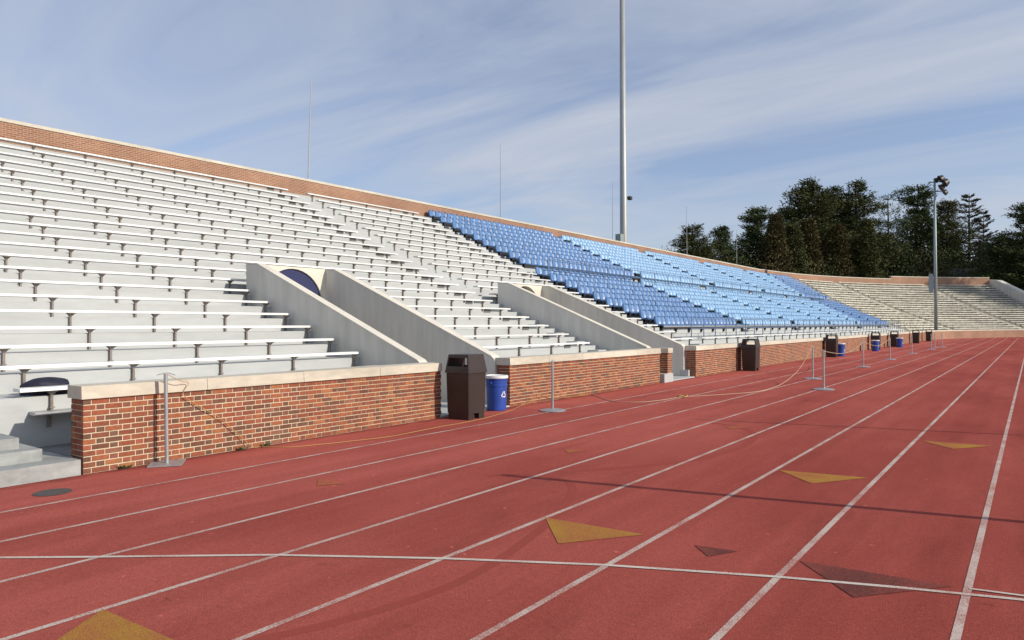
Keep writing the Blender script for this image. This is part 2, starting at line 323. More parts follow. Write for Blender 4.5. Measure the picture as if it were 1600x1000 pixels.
# ------------------------------------------------------------------ the concrete stand
RUN = .7689
def RD(i): return 2.0+RUN*i
def RZ(i): return 1.23+.2672*i+.00673*i*(i-1)/2
def TZ(i): return RZ(i-1)-.12     # each bench sits against the riser behind it, a little above the next tread
RS = .63                            # riser in front of the bench edge
NR = 21
D_BACK = RD(20)+.72
TUN = [(9.70, 9.90, 11.98, 12.20), (19.62, 19.84, 22.26, 22.50)]     # outer/inner faces of the tunnel side walls
def profile(first, front, low=False):
    P = []
    if front == 'stairs': P = [(0, -.02), (0, .18)]
    elif front == 'wall': P = [(.28, -.02), (.28, .18)] if front == 'wall' and low else [(.28, -.02), (.28, TZ(-1))]
    elif front == 'over': P = [(6.23, 1.0), (6.23, TZ(6))]
    for i in range(first, NR+1):
        if not P: P = [(RD(i)-RS, TZ(i-1)-1.2)]
        else: P.append((RD(i)-RS, P[-1][1]))
        P.append((RD(i)-RS, TZ(i)))
    P.append((D_BACK+.05, P[-1][1])); return P
def sweep(P, stations, ends=True):
    b = MB()
    for s0, s1 in zip(stations, stations[1:]):
        for (d0, z0), (d1, z1) in zip(P, P[1:]):
            b.face([SP(d0, s0, z0), SP(d1, s0, z1), SP(d1, s1, z1), SP(d0, s1, z0)])
    for s in ((stations[0], stations[-1]) if ends else ()):
        for (d0, z0), (d1, z1) in zip(P, P[1:]):
            if abs(d1-d0) > 1e-6: b.face([SP(d0, s, -.02), SP(d1, s, -.02), SP(d1, s, z1), SP(d0, s, z0)])
    return b
stand = thing('grandstand', 'long stepped pale grey concrete grandstand rising behind the low brick wall', 'grandstand')
sweep(profile(0, 'stairs'), [-14, 3.56]).build('terrace', 'concrete', stand)
sweep(profile(0, 'wall', True), [3.56, TUN[0][0]+.05]).build('terrace', 'concrete', stand)
sweep(profile(7, 'over'), [TUN[0][0]+.05, TUN[0][3]-.05], False).build('terrace', 'concrete', stand)
sweep(profile(0, 'wall'), [TUN[0][3]-.05, TUN[1][0]+.05]).build('terrace', 'concrete', stand)
sweep(profile(7, 'over'), [TUN[1][0]+.05, TUN[1][3]-.05], False).build('terrace', 'concrete', stand)
sweep(profile(0, 'wall'), [TUN[1][3]-.05, YC]).build('terrace', 'concrete', stand)
t_ = sweep(profile(0, 'wall'), [YC+a*3.5 for a in range(15)]).build('terrace', 'oldcon', stand); t_['label'] = 'weathered cream terrace round the far bend'
for d0, z0, z1, y1 in ((.30, .182, .32, 3.28), (.53, .321, .45, 3.12), (.88, .451, TZ(-1), 2.95)):
    MB().box(XW-1.368, XW-d0, -13.9, y1, z0, z1).build('entry_step', 'stepcon', stand)
MB().box(XW-1.368, XW+.005, -13.9, 3.575, -.015, .1815).build('entry_step', 'stepcon', stand)
MB().box(XW-1.36, XW-.34, 3.58, 9.6, .182, .19).build('trench_floor', 'trench', stand)  # thin dark sheet, shade put into its colour
def half_steps(s0, s1, i0, i1, m='concrete'):
    me = {}
    for i in range(i0, i1+1):
        d1 = RD(i)-RS; d0 = d1-RUN/2; z1 = TZ(i-1)+(TZ(i)-TZ(i-1))/2
        b = MB(); c = [SP(d0, s0, TZ(i-1)+.002), SP(d1-.002, s0, TZ(i-1)+.002), SP(d1-.002, s1, TZ(i-1)+.002), SP(d0, s1, TZ(i-1)+.002)]
        b.hexa(c+[(x, y, z1) for x, y, z in c]).build('aisle_step', m, stand)
half_steps(-1.2, 1.8, 0, 20)
half_steps(18.95, 19.60, 0, 6); half_steps(18.95, 19.85, 7, 20); half_steps(27.15, 27.95, 0, 20)
AISLE_L = [37.9, 48.5, 59.0, 69.5, 79.5]; AISLE_U = [41.0, 54.3, 67.6, 80.9]
for y in AISLE_L: half_steps(y, y+.9, 2, 10)
for y in AISLE_U: half_steps(y, y+.9, 12, 20)
for s0 in (20.0, 38.0): half_steps(YC+s0, YC+s0+.8, 0, 20, 'oldcon')

# the rear parapet of the stand: brick with a pale coping
def wall_run(name, label, d, thick, stations, zb, zt, cop, over=.03):
    root = thing(name, label, 'wall'); b = MB(); u = 0
    for s0, s1 in zip(stations, stations[1:]):
        A, B_, C, D = SP(d, s0, 0), SP(d, s1, 0), SP(d+thick, s1, 0), SP(d+thick, s0, 0); L = (Vector(B_)-Vector(A)).length
        f = lambda P, z: (P[0], P[1], z)
        for P, Q in ((A, B_), (C, D)): b.face([f(P, zb), f(Q, zb), f(Q, zt), f(P, zt)], [(u, zb), (u+L, zb), (u+L, zt), (u, zt)])
        u += L
    for s in (stations[0], stations[-1]):
        A, D = SP(d, s, 0), SP(d+thick, s, 0); b.face([(A[0], A[1], zb), (D[0], D[1], zb), (D[0], D[1], zt), (A[0], A[1], zt)], [(0, zb), (thick, zb), (thick, zt), (0, zt)])
    b.build('brickwork', 'farbrick', root)
    c = MB()
    for s0, s1 in zip(stations, stations[1:]):
        k = [SP(d-over, s0, zt), SP(d+thick+over, s0, zt), SP(d+thick+over, s1, zt), SP(d-over, s1, zt)]; c.hexa(k+[(x, y, zt+cop) for x, y, z in k])
    c.build('coping', 'coping', root); return root
wall_run('rear_wall', 'long reddish brick parapet with pale coping along the top of the straight stand', D_BACK, .35, [-14, YC+2.5], -.02, 8.55, .11)
wall_run('rear_wall', 'curved brick parapet behind the far bend, slightly lower middle stretch', D_BACK, .35, [YC+2.5+a*3.0 for a in range(11)], -.02, 8.62, .11)
wall_run('rear_wall', 'taller brick parapet stretch at the far right end, partly in tree shadow', D_BACK, .35, [YC+32.5+a*3 for a in range(6)]+[YC+49], -.02, 9.0, .11)
# sloping end parapet of the bend
ew = thing('end_parapet', 'sloping grey concrete parapet closing the far right end of the bend', 'wall'); b = MB()
for (d0, z0), (d1, z1) in (((.3, 1.5), (16.6, 8.55)), ((16.6, 8.55), (18.6, 8.75))):
    k = [SP(d0, YC+PHI_END, -.02), SP(d1, YC+PHI_END, -.02), SP(d1, YC+PHI_END+.8, -.02), SP(d0, YC+PHI_END+.8, -.02)]
    b.hexa(k+[(k[0][0], k[0][1], z0), (k[1][0], k[1][1], z1), (k[2][0], k[2][1], z1), (k[3][0], k[3][1], z0)])
b.build('parapet', 'wallpaint', ew)

# ------------------------------------------------------------------ low brick walls in Flemish bond
BH, MJ, ST, HD = .0558, .0126, .1935, .0885
PER = ST+HD+2*MJ; NC = 13; CH = BH+MJ
def flemish(y0, y1):
    out = []
    for c in range(NC):
        y = y0-(.054 if c % 2 else 0); k = 0
        while y < y1:
            for L in (HD, ST) if c % 2 == 0 else (ST, HD):
                a, b_ = max(y, y0), min(y+L, y1)
                if b_-a > .03: out.append((c, a, b_))
                y += L+MJ
    return out
def brick_me(L, name='brick'):
    b = MB(); e = .003; x1 = .0; d = .05
    b.hexa([(-d, -L/2, 0), (x1-e, -L/2, 0), (x1-e, L/2, 0), (-d, L/2, 0), (-d, -L/2, BH), (x1-e, -L/2, BH), (x1-e, L/2, BH), (-d, L/2, BH)])
    n = len(b.v); b.v += [(x1, -L/2+e, e), (x1, L/2-e, e), (x1, L/2-e, BH-e), (x1, -L/2+e, BH-e)]   # softened outer face
    b.f[3] = (n, n+1, n+2, n+3); 
    for q in ((1, 2, n+1, n), (2, 6, n+2, n+1), (6, 5, n+3, n+2), (5, 1, n, n+3)): b.f.append(q); b.uv.append(None)
    return b
BM = {}
def bm_for(L):
    k = round(L, 2)
    if k not in BM: BM[k] = brick_me(k).mesh('brick', 'header' if k <= .09 else 'brick')
    return BM[k]
def low_wall(label, y0, y1, n_single, end_lo=True, thick=.33, x=XW):
    root = thing('brick_wall', label, 'wall', (x, y0, 0)); CT = NC*CH+.004
    c = MB(); c.box(-thick+.008, -.008, .008, y1-y0, -.02, CT); c.build('mortar_core', 'mortar', root)
    cp = MB(); e = .012
    nst = max(1, round((y1-y0)/1.58)); sl_ = (y1-y0+.03)/nst
    for k in range(nst):
        ya, yb = -.03+k*sl_+.003, -.03+(k+1)*sl_-.003; jz = rnd.uniform(-.003, .003); cp = MB()
        cp.hexa([(-thick-.04, ya, CT), (.035, ya, CT), (.035, yb, CT), (-thick-.04, yb, CT), (-thick-.04, ya, CT+.155+jz), (.035-e, ya, CT+.155+jz), (.035-e, yb, CT+.155+jz), (-thick-.04, yb, CT+.155+jz)])
        cp.build('coping_stone', 'coping', root)
    L = sorted(flemish(0, y1-y0), key=lambda q: q[1]); J = MB()
    for n, (cc, a, b_) in enumerate(L):
        z = cc*CH+MJ*.5; px = rnd.uniform(-.002, .002)
        hd = (b_-a) < .10
        if n < n_single:
            o = put('brick', bm_for(b_-a), root, (px, (a+b_)/2, z+rnd.uniform(-.001, .001)), rnd.uniform(-.006, .006)); o.scale.y = (b_-a)/round(b_-a, 2)
        else: J.box(-.05, px, a, b_, z, z+BH)
    if end_lo:                                           # bricks on the end that faces the camera
        for cc in range(NC):
            z = cc*CH+MJ*.5; xs = ((-.10, -.0525), (-.209, -.1107), (-.33, -.2197)) if cc % 2 else ((-.2, -.0525), (-.33, -.2107))
            for a, b_ in xs:
                if n_single: o = MB().box(a, b_, 0, .05, z, z+BH).build('brick', 'brick', root, (0, rnd.uniform(-.002, .002), 0))
                else: J.box(a, b_, 0, .05, z, z+BH)
    if J.v: stuff(J.build('brickwork', 'brick_j', root))
    return root
low_wall('low red brick wall with cream coping, nearest one on the left', 3.60, 9.86, 262)
low_wall('low brick wall between the two tunnel openings', 12.04, 19.60, 0)
low_wall('long low brick wall running from the second tunnel to the far bend', 22.40, YC, 0)
cw = wall_run('low_wall', 'low brick wall curving round the far bend at the track edge', 0, .33, [YC+.02+a*3 for a in range(18)], -.02, .895, .155)
pr = thing('brick_pier', 'slim brick pier on a white block at the second tunnel mouth', 'pier', (XW+.06, 20.02, 0))
J = MB(); zt = NC*CH
for cc in range(4, NC):
    z = cc*CH+MJ*.5
    for a, b_ in (((0, .2), (.21, .30)) if cc % 2 else ((0, .09), (.10, .30))): J.box(-.05, 0, a, b_, z, z+BH)
    for a, b_ in (((-.26, -.16), (-.15, -.0525)) if cc % 2 else ((-.26, -.0525),)): J.box(a, b_, 0, .05, z, z+BH)
stuff(J.build('brickwork', 'brick_j', pr)); MB().box(-.27, -.008, .008, .296, .25, zt).build('mortar_core', 'mortar', pr)
MB().box(-.3, .03, -.03, .33, zt+.002, zt+.15).build('coping', 'coping', pr); MB().box(-.3, .04, -.32, .32, -.01, .262).build('base_block', 'concrete', pr)
for y in (11.95, 22.31): tag(MB().box(XW-.50, XW-.2, y-.06, y+.05, 0, .24).build('kerb_block', 'concrete'), 'small pale concrete block at the foot of the wall end, %s tunnel mouth' % ('first' if y < 15 else 'second'), 'block', 'tunnel mouth blocks')

# ------------------------------------------------------------------ tunnels through the stand
def tunnel(n, w4, arch_c, fillm, label):
    o0, i0, i1, o1 = w4; root = thing('tunnel_entrance', label, 'tunnel', (XW, (i0+i1)/2, 0)); cy = (i0+i1)/2
    DB, ZT = 6.10, 3.28
    for a, b_ in ((o0, i0), (i1, o1)):
        P = [(.37, -.02), (.37, .98), (.46, 1.06), (DB-.32, 3.24), (DB+.12, 3.26), (DB+.12, -.02)]; m = MB()
        A = [(-d, a-cy, z) for d, z in P]; B_ = [(-d, b_-cy, z) for d, z in P]
        m.face(A); m.face(B_[::-1])
        for k in range(len(P)): m.face([A[k], A[(k+1) % 6], B_[(k+1) % 6], B_[k]])
        sw = m.build('side_wall', 'wallpaint', root)
        t = MB(); Q = P[1:5]
        for (d0, z0), (d1, z1) in zip(Q, Q[1:]):
            t.hexa([(-d0, a-cy-.012, z0+.003), (-d1, a-cy-.012, z1+.003), (-d1, b_-cy+.012, z1+.003), (-d0, b_-cy+.012, z0+.003),
                    (-d0, a-cy-.012, z0+.035), (-d1, a-cy-.012, z1+.035), (-d1, b_-cy+.012, z1+.035), (-d0, b_-cy+.012, z0+.035)])
        t.build('wall_cap', 'cream', sw)
    # head wall with an arched opening
    h = MB(); r, zc, n_ = .93, 2.30, 20; w0, w1 = i0-cy-.01, i1-cy+.01
    arc = [(arch_c-cy-r*math.cos(math.pi*k/n_), zc+r*math.sin(math.pi*k/n_)) for k in range(n_+1)]
    for k in range(n_):
        (ya, za), (yb, zb) = arc[k], arc[k+1]
        h.face([(-DB, ya, za), (-DB, yb, zb), (-DB, yb, ZT), (-DB, ya, ZT)]); h.face([(-DB, ya, za), (-DB-.25, ya, za), (-DB-.25, yb, zb), (-DB, yb, zb)])
    for ya, yb in ((w0, arc[0][0]), (arc[-1][0], w1)):
        if yb-ya > .005: h.face([(-DB, ya, 0), (-DB, yb, 0), (-DB, yb, ZT), (-DB, ya, ZT)])
    for ya in (arc[0][0], arc[-1][0]): h.face([(-DB, ya, 0), (-DB-.25, ya, 0), (-DB-.25, ya, zc), (-DB, ya, zc)])
    h.face([(-DB, w0, ZT), (-DB, w1, ZT), (-DB-.28, w1, ZT), (-DB-.28, w0, ZT)]); h.face([(-DB-.28, w0, ZT), (-DB-.28, w1, ZT), (-DB-.28, w1, 0), (-DB-.28, w0, 0)])
    h.build('head_wall', 'cream', root)
    d = MB(); dx = -DB-(.05 if fillm == 'navy' else .24); d.face([(dx, y, z) for y, z in arc]+[(dx, arc[-1][0], 0), (dx, arc[0][0], 0)]); d.build('arch_fill', fillm, root)  # navy door in the near arch; in the far one a sheet of painted shade
    MB().box(-DB-.1, -.0, i0-cy-.05, i1-cy+.05, -.05, .03).build('floor', 'concrete', root)
tunnel(1, TUN[0], 10.95, 'navy', 'sloping tunnel walls with a navy blue arch, nearer tunnel through the benches')
tunnel(2, TUN[1], 21.15, 'dark', 'sloping tunnel walls with a dark arch, further tunnel beside the blue seats')

# ------------------------------------------------------------------ white benches
LEG = MB()
LEG.box(-.128, -.02, -.062, .062, -.062, -.047); LEG.hexa([(-.125, -.018, -.11), (-.085, -.018, -.11), (-.085, .018, -.11), (-.125, .018, -.11), (-.126, -.05, -.061), (-.04, -.05, -.061), (-.04, .05, -.061), (-.126, .05, -.061)])
LEG.box(-.130, -.088, -.016, .016, -.398, -.105); LEG.box(-.134, -.070, -.03, .03, -.30, -.285); LEG = LEG.mesh('leg', 'post')
UNDER_RECT = MB().box(-.136, -.118, -.17, .17, -.150, -.049).mesh('under_rect', 'plate')  # plain dark rectangle under the plank, near the end of the row
def bench(i, y0, y1, legs, label, group, plate=None, mt='alu'):
    root = thing('bench', label, 'bench', (XW-RD(i), y0, RZ(i)), group); L = y1-y0; b = MB(); e = .012
    b.hexa([(-.25, 0, -.045), (0, 0, -.045), (0, L, -.045), (-.25, L, -.045), (-.25+e, 0, 0), (-e, 0, 0), (-e, L, 0), (-.25+e, L, 0)]); b.build('plank', mt, root)
    for q in legs: put('leg', LEG, root, (0, q-y0, 0)).scale.z = (RZ(i)-TZ(i))/.40
    if plate: put('under_rect', UNDER_RECT, root, (0, plate-y0, 0))
    return root
def legs(a, st, y0, y1): return [a+st*k for k in range(-20, 60) if y0+.03 < a+st*k < y1-.02]
GB = 'white benches on the straight stand'
for i in range(NR):
    o = ordn(i+1)
    if i < 6:
        bench(i, -6.0+.45*i, 9.58, legs(3.69, 1.46, -6+.45*i, 9.58), 'white bench left of the near tunnel, %s long row up from the wall' % o, GB)
        bench(i, TUN[0][3]+.06, 18.86, legs(12.1+.02, 1.58, 12.3, 18.86), 'white bench between the two tunnels, %s row up from the wall' % o, GB, 17.75)
        bench(i, TUN[1][3]+.06, 27.1, legs(22.6, 1.46, 22.2, 27.1), 'white bench right of the far tunnel, %s row up from the wall' % o if i else 'lowest white bench right of the far tunnel beside the brown bin', GB)
    else:
        bench(i, -6.0+.45*i, 18.86, legs(3.69 if i < 12 else 4.3, 1.47 if i < 12 else 1.585, -6+.45*i, 18.86), 'long white bench left of the upper aisle, %s row up from the wall' % o, GB, 18.05)
        bench(i, 19.92, 27.1, legs(20.24, 1.63, 19.92, 27.1), 'white bench between upper aisle and dark blue chairs, %s row up' % o, GB, 26.2)
bench(-1, 3.36, 9.55, legs(3.75, 1.46, 3.36, 9.55), 'short visible end of a white bench with a navy bundle on it', GB)
fb = thing('foot_board', 'narrow grey board just under the lowest bench end at the left', 'board', (XW-1.16, 3.50, .66))
MB().box(-.2, 0, 0, 6.0, -.04, 0).build('plank', 'galv', fb)
for q in (.22, 2.2, 4.2): MB().box(-.19, -.15, q-.02, q+.02, -.22, -.041).build('leg', 'post', fb)
bench(0, 28.1, 57.0, legs(28.0+.4, 1.46, 28.1, 57), 'low white bench in front of the blue chairs, nearer stretch behind the railing foot', GB)
bench(0, 58.0, 85.0, legs(58.4, 1.46, 58, 85), 'low white bench in front of the blue chairs, far stretch', GB)
# weathered benches round the bend
def arc_bench(i, a0, a1, label):
    root = thing('bench', label, 'bench', SP(RD(i), YC+a0, RZ(i)), 'weathered benches round the far bend'); o = Vector(root.location); b = MB(); st = [a0+(a1-a0)*k/6 for k in range(7)]
    for s0, s1 in zip(st, st[1:]):
        c = [SP(RD(i)-.06, YC+s0, 0), SP(RD(i)+.27, YC+s0, 0), SP(RD(i)+.27, YC+s1, 0), SP(RD(i)-.06, YC+s1, 0)]
        b.hexa([(x-o.x, y-o.y, -.07) for x, y, z in c]+[(x-o.x, y-o.y, 0) for x, y, z in c])
    b.build('plank', 'oldbench', root); l = MB()
    n = int((a1-a0)*(RAD+RD(i))*math.pi/180/1.9)
    for k in range(n):
        s = YC+a0+(a1-a0)*(k+.5)/n; x, y, z = SP(RD(i)+.07, s, 0); l.box(x-o.x-.02, x-o.x+.02, y-o.y-.02, y-o.y+.02, TZ(i)-RZ(i)+.003, -.051)
    stuff(l.build('leg_row', 'oldcon', root))
for i in range(NR):
    for (a0, a1, nm) in ((max(1.5, math.degrees((min(86.0+.6*i, 97.5)+.9-YC)/(RAD+RD(i)))), 19.6, 'left block, beside the blue chairs'), (21.0, 37.6, 'middle block, behind the floodlight pole'), (38.9, 48.4, 'right block, below the tall parapet')):
        arc_bench(i, a0, a1, 'weathered cream bench on the far bend, %s, %s row up' % (nm, ordn(i+1)))

# ------------------------------------------------------------------ blue chairs
def chair_parts():
    s = MB(); b = MB()          # origin: front edge of the seat at seat height, x points to the track, y along the row
    W = .232
    # seat pan: front lip, dished pan
    prof = [(.0, -.045), (.005, -.005), (-.04, .012), (-.20, -.012), (-.36, -.002), (-.41, .03)]
    for k in range(len(prof)-1):
        (x0, z0), (x1, z1) = prof[k], prof[k+1]; s.face([(x0, -W, z0), (x0, W, z0), (x1, W, z1), (x1, -W, z1)])
    for sg in (-1, 1):
        s.face([(x, sg*W, z) for x, z in prof]+[(-.41, sg*W, -.03), (-.03, sg*W, -.055)])
    s.face([(0, -W, -.045), (0, W, -.045), (-.41, W, -.03), (-.41, -W, -.03)])
    bp = [(-.37, .03), (-.395, .13), (-.415, .25), (-.43, .32), (-.44, .365), (-.444, .385)]; ws = [.215, .236, .236, .222, .175, .11]
    for k in range(5):
        (x0, z0), (x1, z1) = bp[k], bp[k+1]; w0, w1 = ws[k], ws[k+1]
        for (ya, yb) in ((-1, -.55), (-.55, .55), (.55, 1)):
            f = lambda y: .05*(abs(y) > .9)
            b.face([(x0+f(ya), ya*w0, z0), (x0+f(yb), yb*w0, z0), (x1+f(yb), yb*w1, z1), (x1+f(ya), ya*w1, z1)])
        for sg in (-1, 1): b.face([(x0+.05, sg*w0, z0), (x1+.05, sg*w1, z1), (x1-.03, sg*w1*.93, z1), (x0-.03, sg*w0*.93, z0)])
        b.face([(x0-.03, -w0*.93, z0), (x1-.03, -w1*.93, z1), (x1-.03, w1*.93, z1), (x0-.03, w0*.93, z0)])
    x1, z1 = bp[-1]; b.face([(x1+.05, -.11, z1), (x1, -.06, z1), (x1, .06, z1), (x1+.05, .11, z1), (x1-.03, .102, z1), (x1-.03, -.102, z1)])
    return s, b
cs, cb = chair_parts()
SEAT = {k: cs.mesh('seat', k) for k in ('blue_d', 'blue_l')}; BACK = {k: cb.mesh('backrest', k) for k in ('blue_d', 'blue_l')}
PITCH_C = .50
def far_end(i): return YC+1.5 if i < 11 else YC+5.5
spots = []
for i in list(range(2, 11)) + list(range(12, 21)):
    a = AISLE_L if i < 11 else AISLE_U
    y = (27.55 if i < 11 else 28.25)+.25+[0, .17, .06, .22, .11][i % 5]; n = 0; blk = 0
    while y < min(85.5+.6*i, 97):
        hit = [q for q in a if q-.25 < y < q+1.15]
        if hit: y = hit[0]+1.15; blk += 1; n = 0
        n += 1
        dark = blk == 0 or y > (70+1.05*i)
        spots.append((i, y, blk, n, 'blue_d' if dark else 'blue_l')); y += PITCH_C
def dist(q): return math.hypot(XW-RD(q[0]), q[1])
near = sorted(spots, key=dist)[:300]; nearset = set((q[0], q[1]) for q in near)
def row_words(i): return ('%s lower-tier row' % ordn(i-1)) if i < 11 else ('%s upper-tier row' % ordn(i-11))
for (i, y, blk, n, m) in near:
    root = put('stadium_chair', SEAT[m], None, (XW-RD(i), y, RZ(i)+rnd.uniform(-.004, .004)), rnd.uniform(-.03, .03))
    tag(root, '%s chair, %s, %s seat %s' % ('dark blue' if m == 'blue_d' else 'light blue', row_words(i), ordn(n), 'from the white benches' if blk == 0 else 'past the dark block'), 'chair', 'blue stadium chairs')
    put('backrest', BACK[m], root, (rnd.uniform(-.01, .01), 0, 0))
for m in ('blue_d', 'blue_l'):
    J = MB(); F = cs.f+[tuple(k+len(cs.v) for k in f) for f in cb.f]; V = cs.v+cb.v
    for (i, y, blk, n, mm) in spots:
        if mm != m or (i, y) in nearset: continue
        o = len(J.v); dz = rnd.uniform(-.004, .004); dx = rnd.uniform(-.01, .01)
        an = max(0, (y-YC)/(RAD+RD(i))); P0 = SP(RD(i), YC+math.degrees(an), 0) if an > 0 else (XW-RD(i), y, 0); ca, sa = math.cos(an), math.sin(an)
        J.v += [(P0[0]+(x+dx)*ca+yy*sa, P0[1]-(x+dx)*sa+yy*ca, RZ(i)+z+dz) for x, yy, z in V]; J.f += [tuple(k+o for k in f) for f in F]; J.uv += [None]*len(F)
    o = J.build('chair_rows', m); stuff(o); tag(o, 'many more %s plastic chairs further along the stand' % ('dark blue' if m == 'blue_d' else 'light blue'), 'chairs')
for i in list(range(2, 11)) + list(range(12, 21)):
    a = AISLE_L if i < 11 else AISLE_U; y = 27.55 if i < 11 else 28.25
    o = thing('shade_beam', 'black steel beam doubling as shade, with brackets, under the blue chairs, %s' % row_words(i), 'beam', (XW-RD(i), y, RZ(i)), 'beams under the blue chairs'); b = MB(); br = MB()
    cuts = [y]+[q for q in a]+[YC-.4]
    for k in range(len(cuts)-1):
        s0 = cuts[k]-y+(1.0 if k else 0); s1 = cuts[k+1]-y-.02
        b.box(-.125, -.025, s0, s1, -.17, -.056)  # beam set forward, also standing in for the shaded gap under the seats
        q = s0+.02
        while q < s1:
            br.hexa([(-.138, q, -.36), (-.08, q, -.36), (-.08, q+.10, -.36), (-.138, q+.10, -.36), (-.138, q, -.171), (-.02, q, -.171), (-.02, q+.10, -.171), (-.138, q+.10, -.171)]); q += 1.5
        for e0 in ((s0, s0+.03), (s1-.03, s1)): br.box(-.135, .0, e0[0], e0[1], -.34, -.055); br.box(-.42, -.1351, e0[0], e0[1], -.116, -.055)
    b.build('beam', 'black', o); stuff(br.build('brackets', 'black', o))
# pale kick board below the front chairs
tag(MB().box(XW-RD(2)+.01, XW-RD(2)+.05, 27.6, YC-.6, RZ(2)-.115, RZ(2)-.05).build('kick_board', 'galv'), 'pale metal board below the front row of blue chairs', 'board')
def railing(label, d, z0, h, y0, y1, st, rails):
    root = thing('railing', label, 'railing', (XW-d, y0, z0)); n = int((y1-y0)/st); pm = MB().tube([(0, 0, 0), (0, 0, h)], .021, 6).mesh('post', 'railm')
    for k in range(n+1): put('post', pm, root, (0, k*st, 0))
    for z in rails: MB().tube([(0, 0, z), (0, n*st, z)], .019, 6).build('rail', 'railm', root)
railing('blue grey pipe railing in front of the lowest blue chairs', RD(1)-.57, TZ(1), .92, 27.4, 85, 1.35, (.5, .9))
railing('thin pipe railing along the cross aisle between the chair tiers', RD(11)-.58, TZ(11), .95, 28.3, 85, 2.0, (.5, .93))
tag(MB().box(XW-RD(11)+.42, XW-RD(11)+.56, 27.6, 85, TZ(11)+.004, TZ(11)+.15).build('aisle_kerb', 'black'), 'black kerb line along the cross aisle between the chair tiers', 'kerb')

# ------------------------------------------------------------------ bins and barrels
def bin_(x, y, label, rz=0):
    root = thing('trash_bin', label, 'trash bin', (x, y, 0), 'brown bins along the wall'); root.rotation_euler.z = rz; w = .265
    b = MB(); k = .25
    b.hexa([(-k, -k, .11), (k, -k, .11), (k, k, .11), (-k, k, .11), (-w, -w, .86), (w, -w, .86), (w, w, .86), (-w, w, .86)]); b.build('body', 'binb', root)
    p = MB(); p.box(-k+.01, k-.01, -k+.01, -.08, 0, .108); p.box(-k+.01, k-.01, .08, k-.01, 0, .108); p.box(-k+.02, k-.1, -.08, .08, 0, .106); p.build('plinth', 'binb', root)
    h = MB(); W, T = .285, .235
    h.hexa([(-W, -W, .865), (W, -W, .865), (W, W, .865), (-W, W, .865), (-W+.008, -W+.008, .93), (W-.008, -W+.008, .93), (W-.008, W-.008, .93), (-W+.008, W-.008, .93)])
    def lv(z): f = (z-.93)/(1.21-.93); return (W-.008)*(1-f)+T*f
    a, b_ = .9305, 1.15
    for sx in (-1, 1):                                                    # solid flanks
        p0, p1 = lv(a), lv(b_); t = .03
        xs0 = sorted((sx*p0, sx*(p0-t))); xs1 = sorted((sx*p1, sx*(p1-t)))
        h.hexa([(xs0[0], -p0, a), (xs0[1], -p0, a), (xs0[1], p0, a), (xs0[0], p0, a), (xs1[0], -p1, b_), (xs1[1], -p1, b_), (xs1[1], p1, b_), (xs1[0], p1, b_)])
    for sy in (-1, 1):                                                    # low sill below each opening
        p0, p1 = lv(a), lv(.99); ys0 = sorted((sy*p0, sy*(p0-.03))); ys1 = sorted((sy*p1, sy*(p1-.03)))
        h.hexa([(-p0+.031, ys0[0], a), (p0-.031, ys0[0], a), (p0-.031, ys0[1], a), (-p0+.031, ys0[1], a), (-p1+.031, ys1[0], .99), (p1-.031, ys1[0], .99), (p1-.031, ys1[1], .99), (-p1+.031, ys1[1], .99)])
    p0, p1 = lv(1.1505), T; h.hexa([(-p0, -p0, 1.1505), (p0, -p0, 1.1505), (p0, p0, 1.1505), (-p0, p0, 1.1505), (-p1, -p1, 1.21), (p1, -p1, 1.21), (p1, p1, 1.21), (-p1, p1, 1.21)])
    h.build('hood', 'binb', root)
bin_(-8.62, 10.09, 'large dark brown square bin with hood, nearest, beside the near tunnel', R_(2))
bin_(-8.62, 26.75, 'dark brown bin standing alone against the wall below the blue chairs')
bin_(-8.66, 40.3, 'dark brown bin beside a blue barrel, third bin from the left')
bin_(-8.6, 53.0, 'brown bin with a blue barrel standing left of it')
bin_(-8.6, 61.0, 'brown bin hidden behind a blue barrel near the floodlight pole')
bin_(-8.55, 73.0, 'distant brown bin just left of the floodlight pole')
bin_(-8.45, 82.0, 'distant brown bin at the foot of the floodlight pole')
def barrel(x, y, label, mark=True):
    root = thing('recycling_barrel', label, 'barrel', (x, y, 0), 'blue recycling barrels'); r = .225
    b = MB(); b.lathe((0, 0, 0), [(0, .005), (r*.86, .005), (r*.88, .03), (r*.95, .50), (r*1.0, .505), (r*1.0, .535), (r*.965, .54), (r*.985, .635), (r*1.03, .64), (r*1.03, .66), (0, .66)], 28); b.build('body', 'blue_can', root, smooth=False)
    MB().lathe((0, 0, 0), [(r*1.06, .662), (r*1.09, .672), (r*1.07, .715), (r*.97, .725), (r*.94, .71), (0, .705)], 28).build('lid', 'lid', root)
    for s in (-1, 1): MB().box(-.05, .05, s*r*1.0-.03, s*r*1.0+.03, .565, .60).build('handle', 'blue_can', root)
    if mark:                                                             # three chasing arrows, white
        m = MB(); aim = R_(-8); R0 = .085
        def onb(u, v): th = aim+u/r; rr = r*(.88+.07*(.33+v-.03)/.47)+.004; return (rr*math.cos(th), rr*math.sin(th), .33+v)
        for k in range(3):
            A = [(math.cos(R_(90+120*(k+q)))*R0, math.sin(R_(90+120*(k+q)))*R0) for q in (0, 1)]
            t0, t1, th = .14, .66, .20
            P = lambda t, s: (A[0][0]*(1-t)*s+A[1][0]*t*s, A[0][1]*(1-t)*s+A[1][1]*t*s)
            for j in range(4):
                a, c = t0+(t1-t0)*j/4, t0+(t1-t0)*(j+1)/4
                m.face([onb(*P(a, 1.15)), onb(*P(c, 1.15)), onb(*P(c, .72)), onb(*P(a, .72))])
            m.face([onb(*P(t1, 1.45)), onb(*P(.95, .93)), onb(*P(t1, .42))])
        m.build('recycling_mark', 'white', root)
barrel(-8.93, 11.42, 'blue recycling barrel with white lid, nearest, right of the large brown bin')
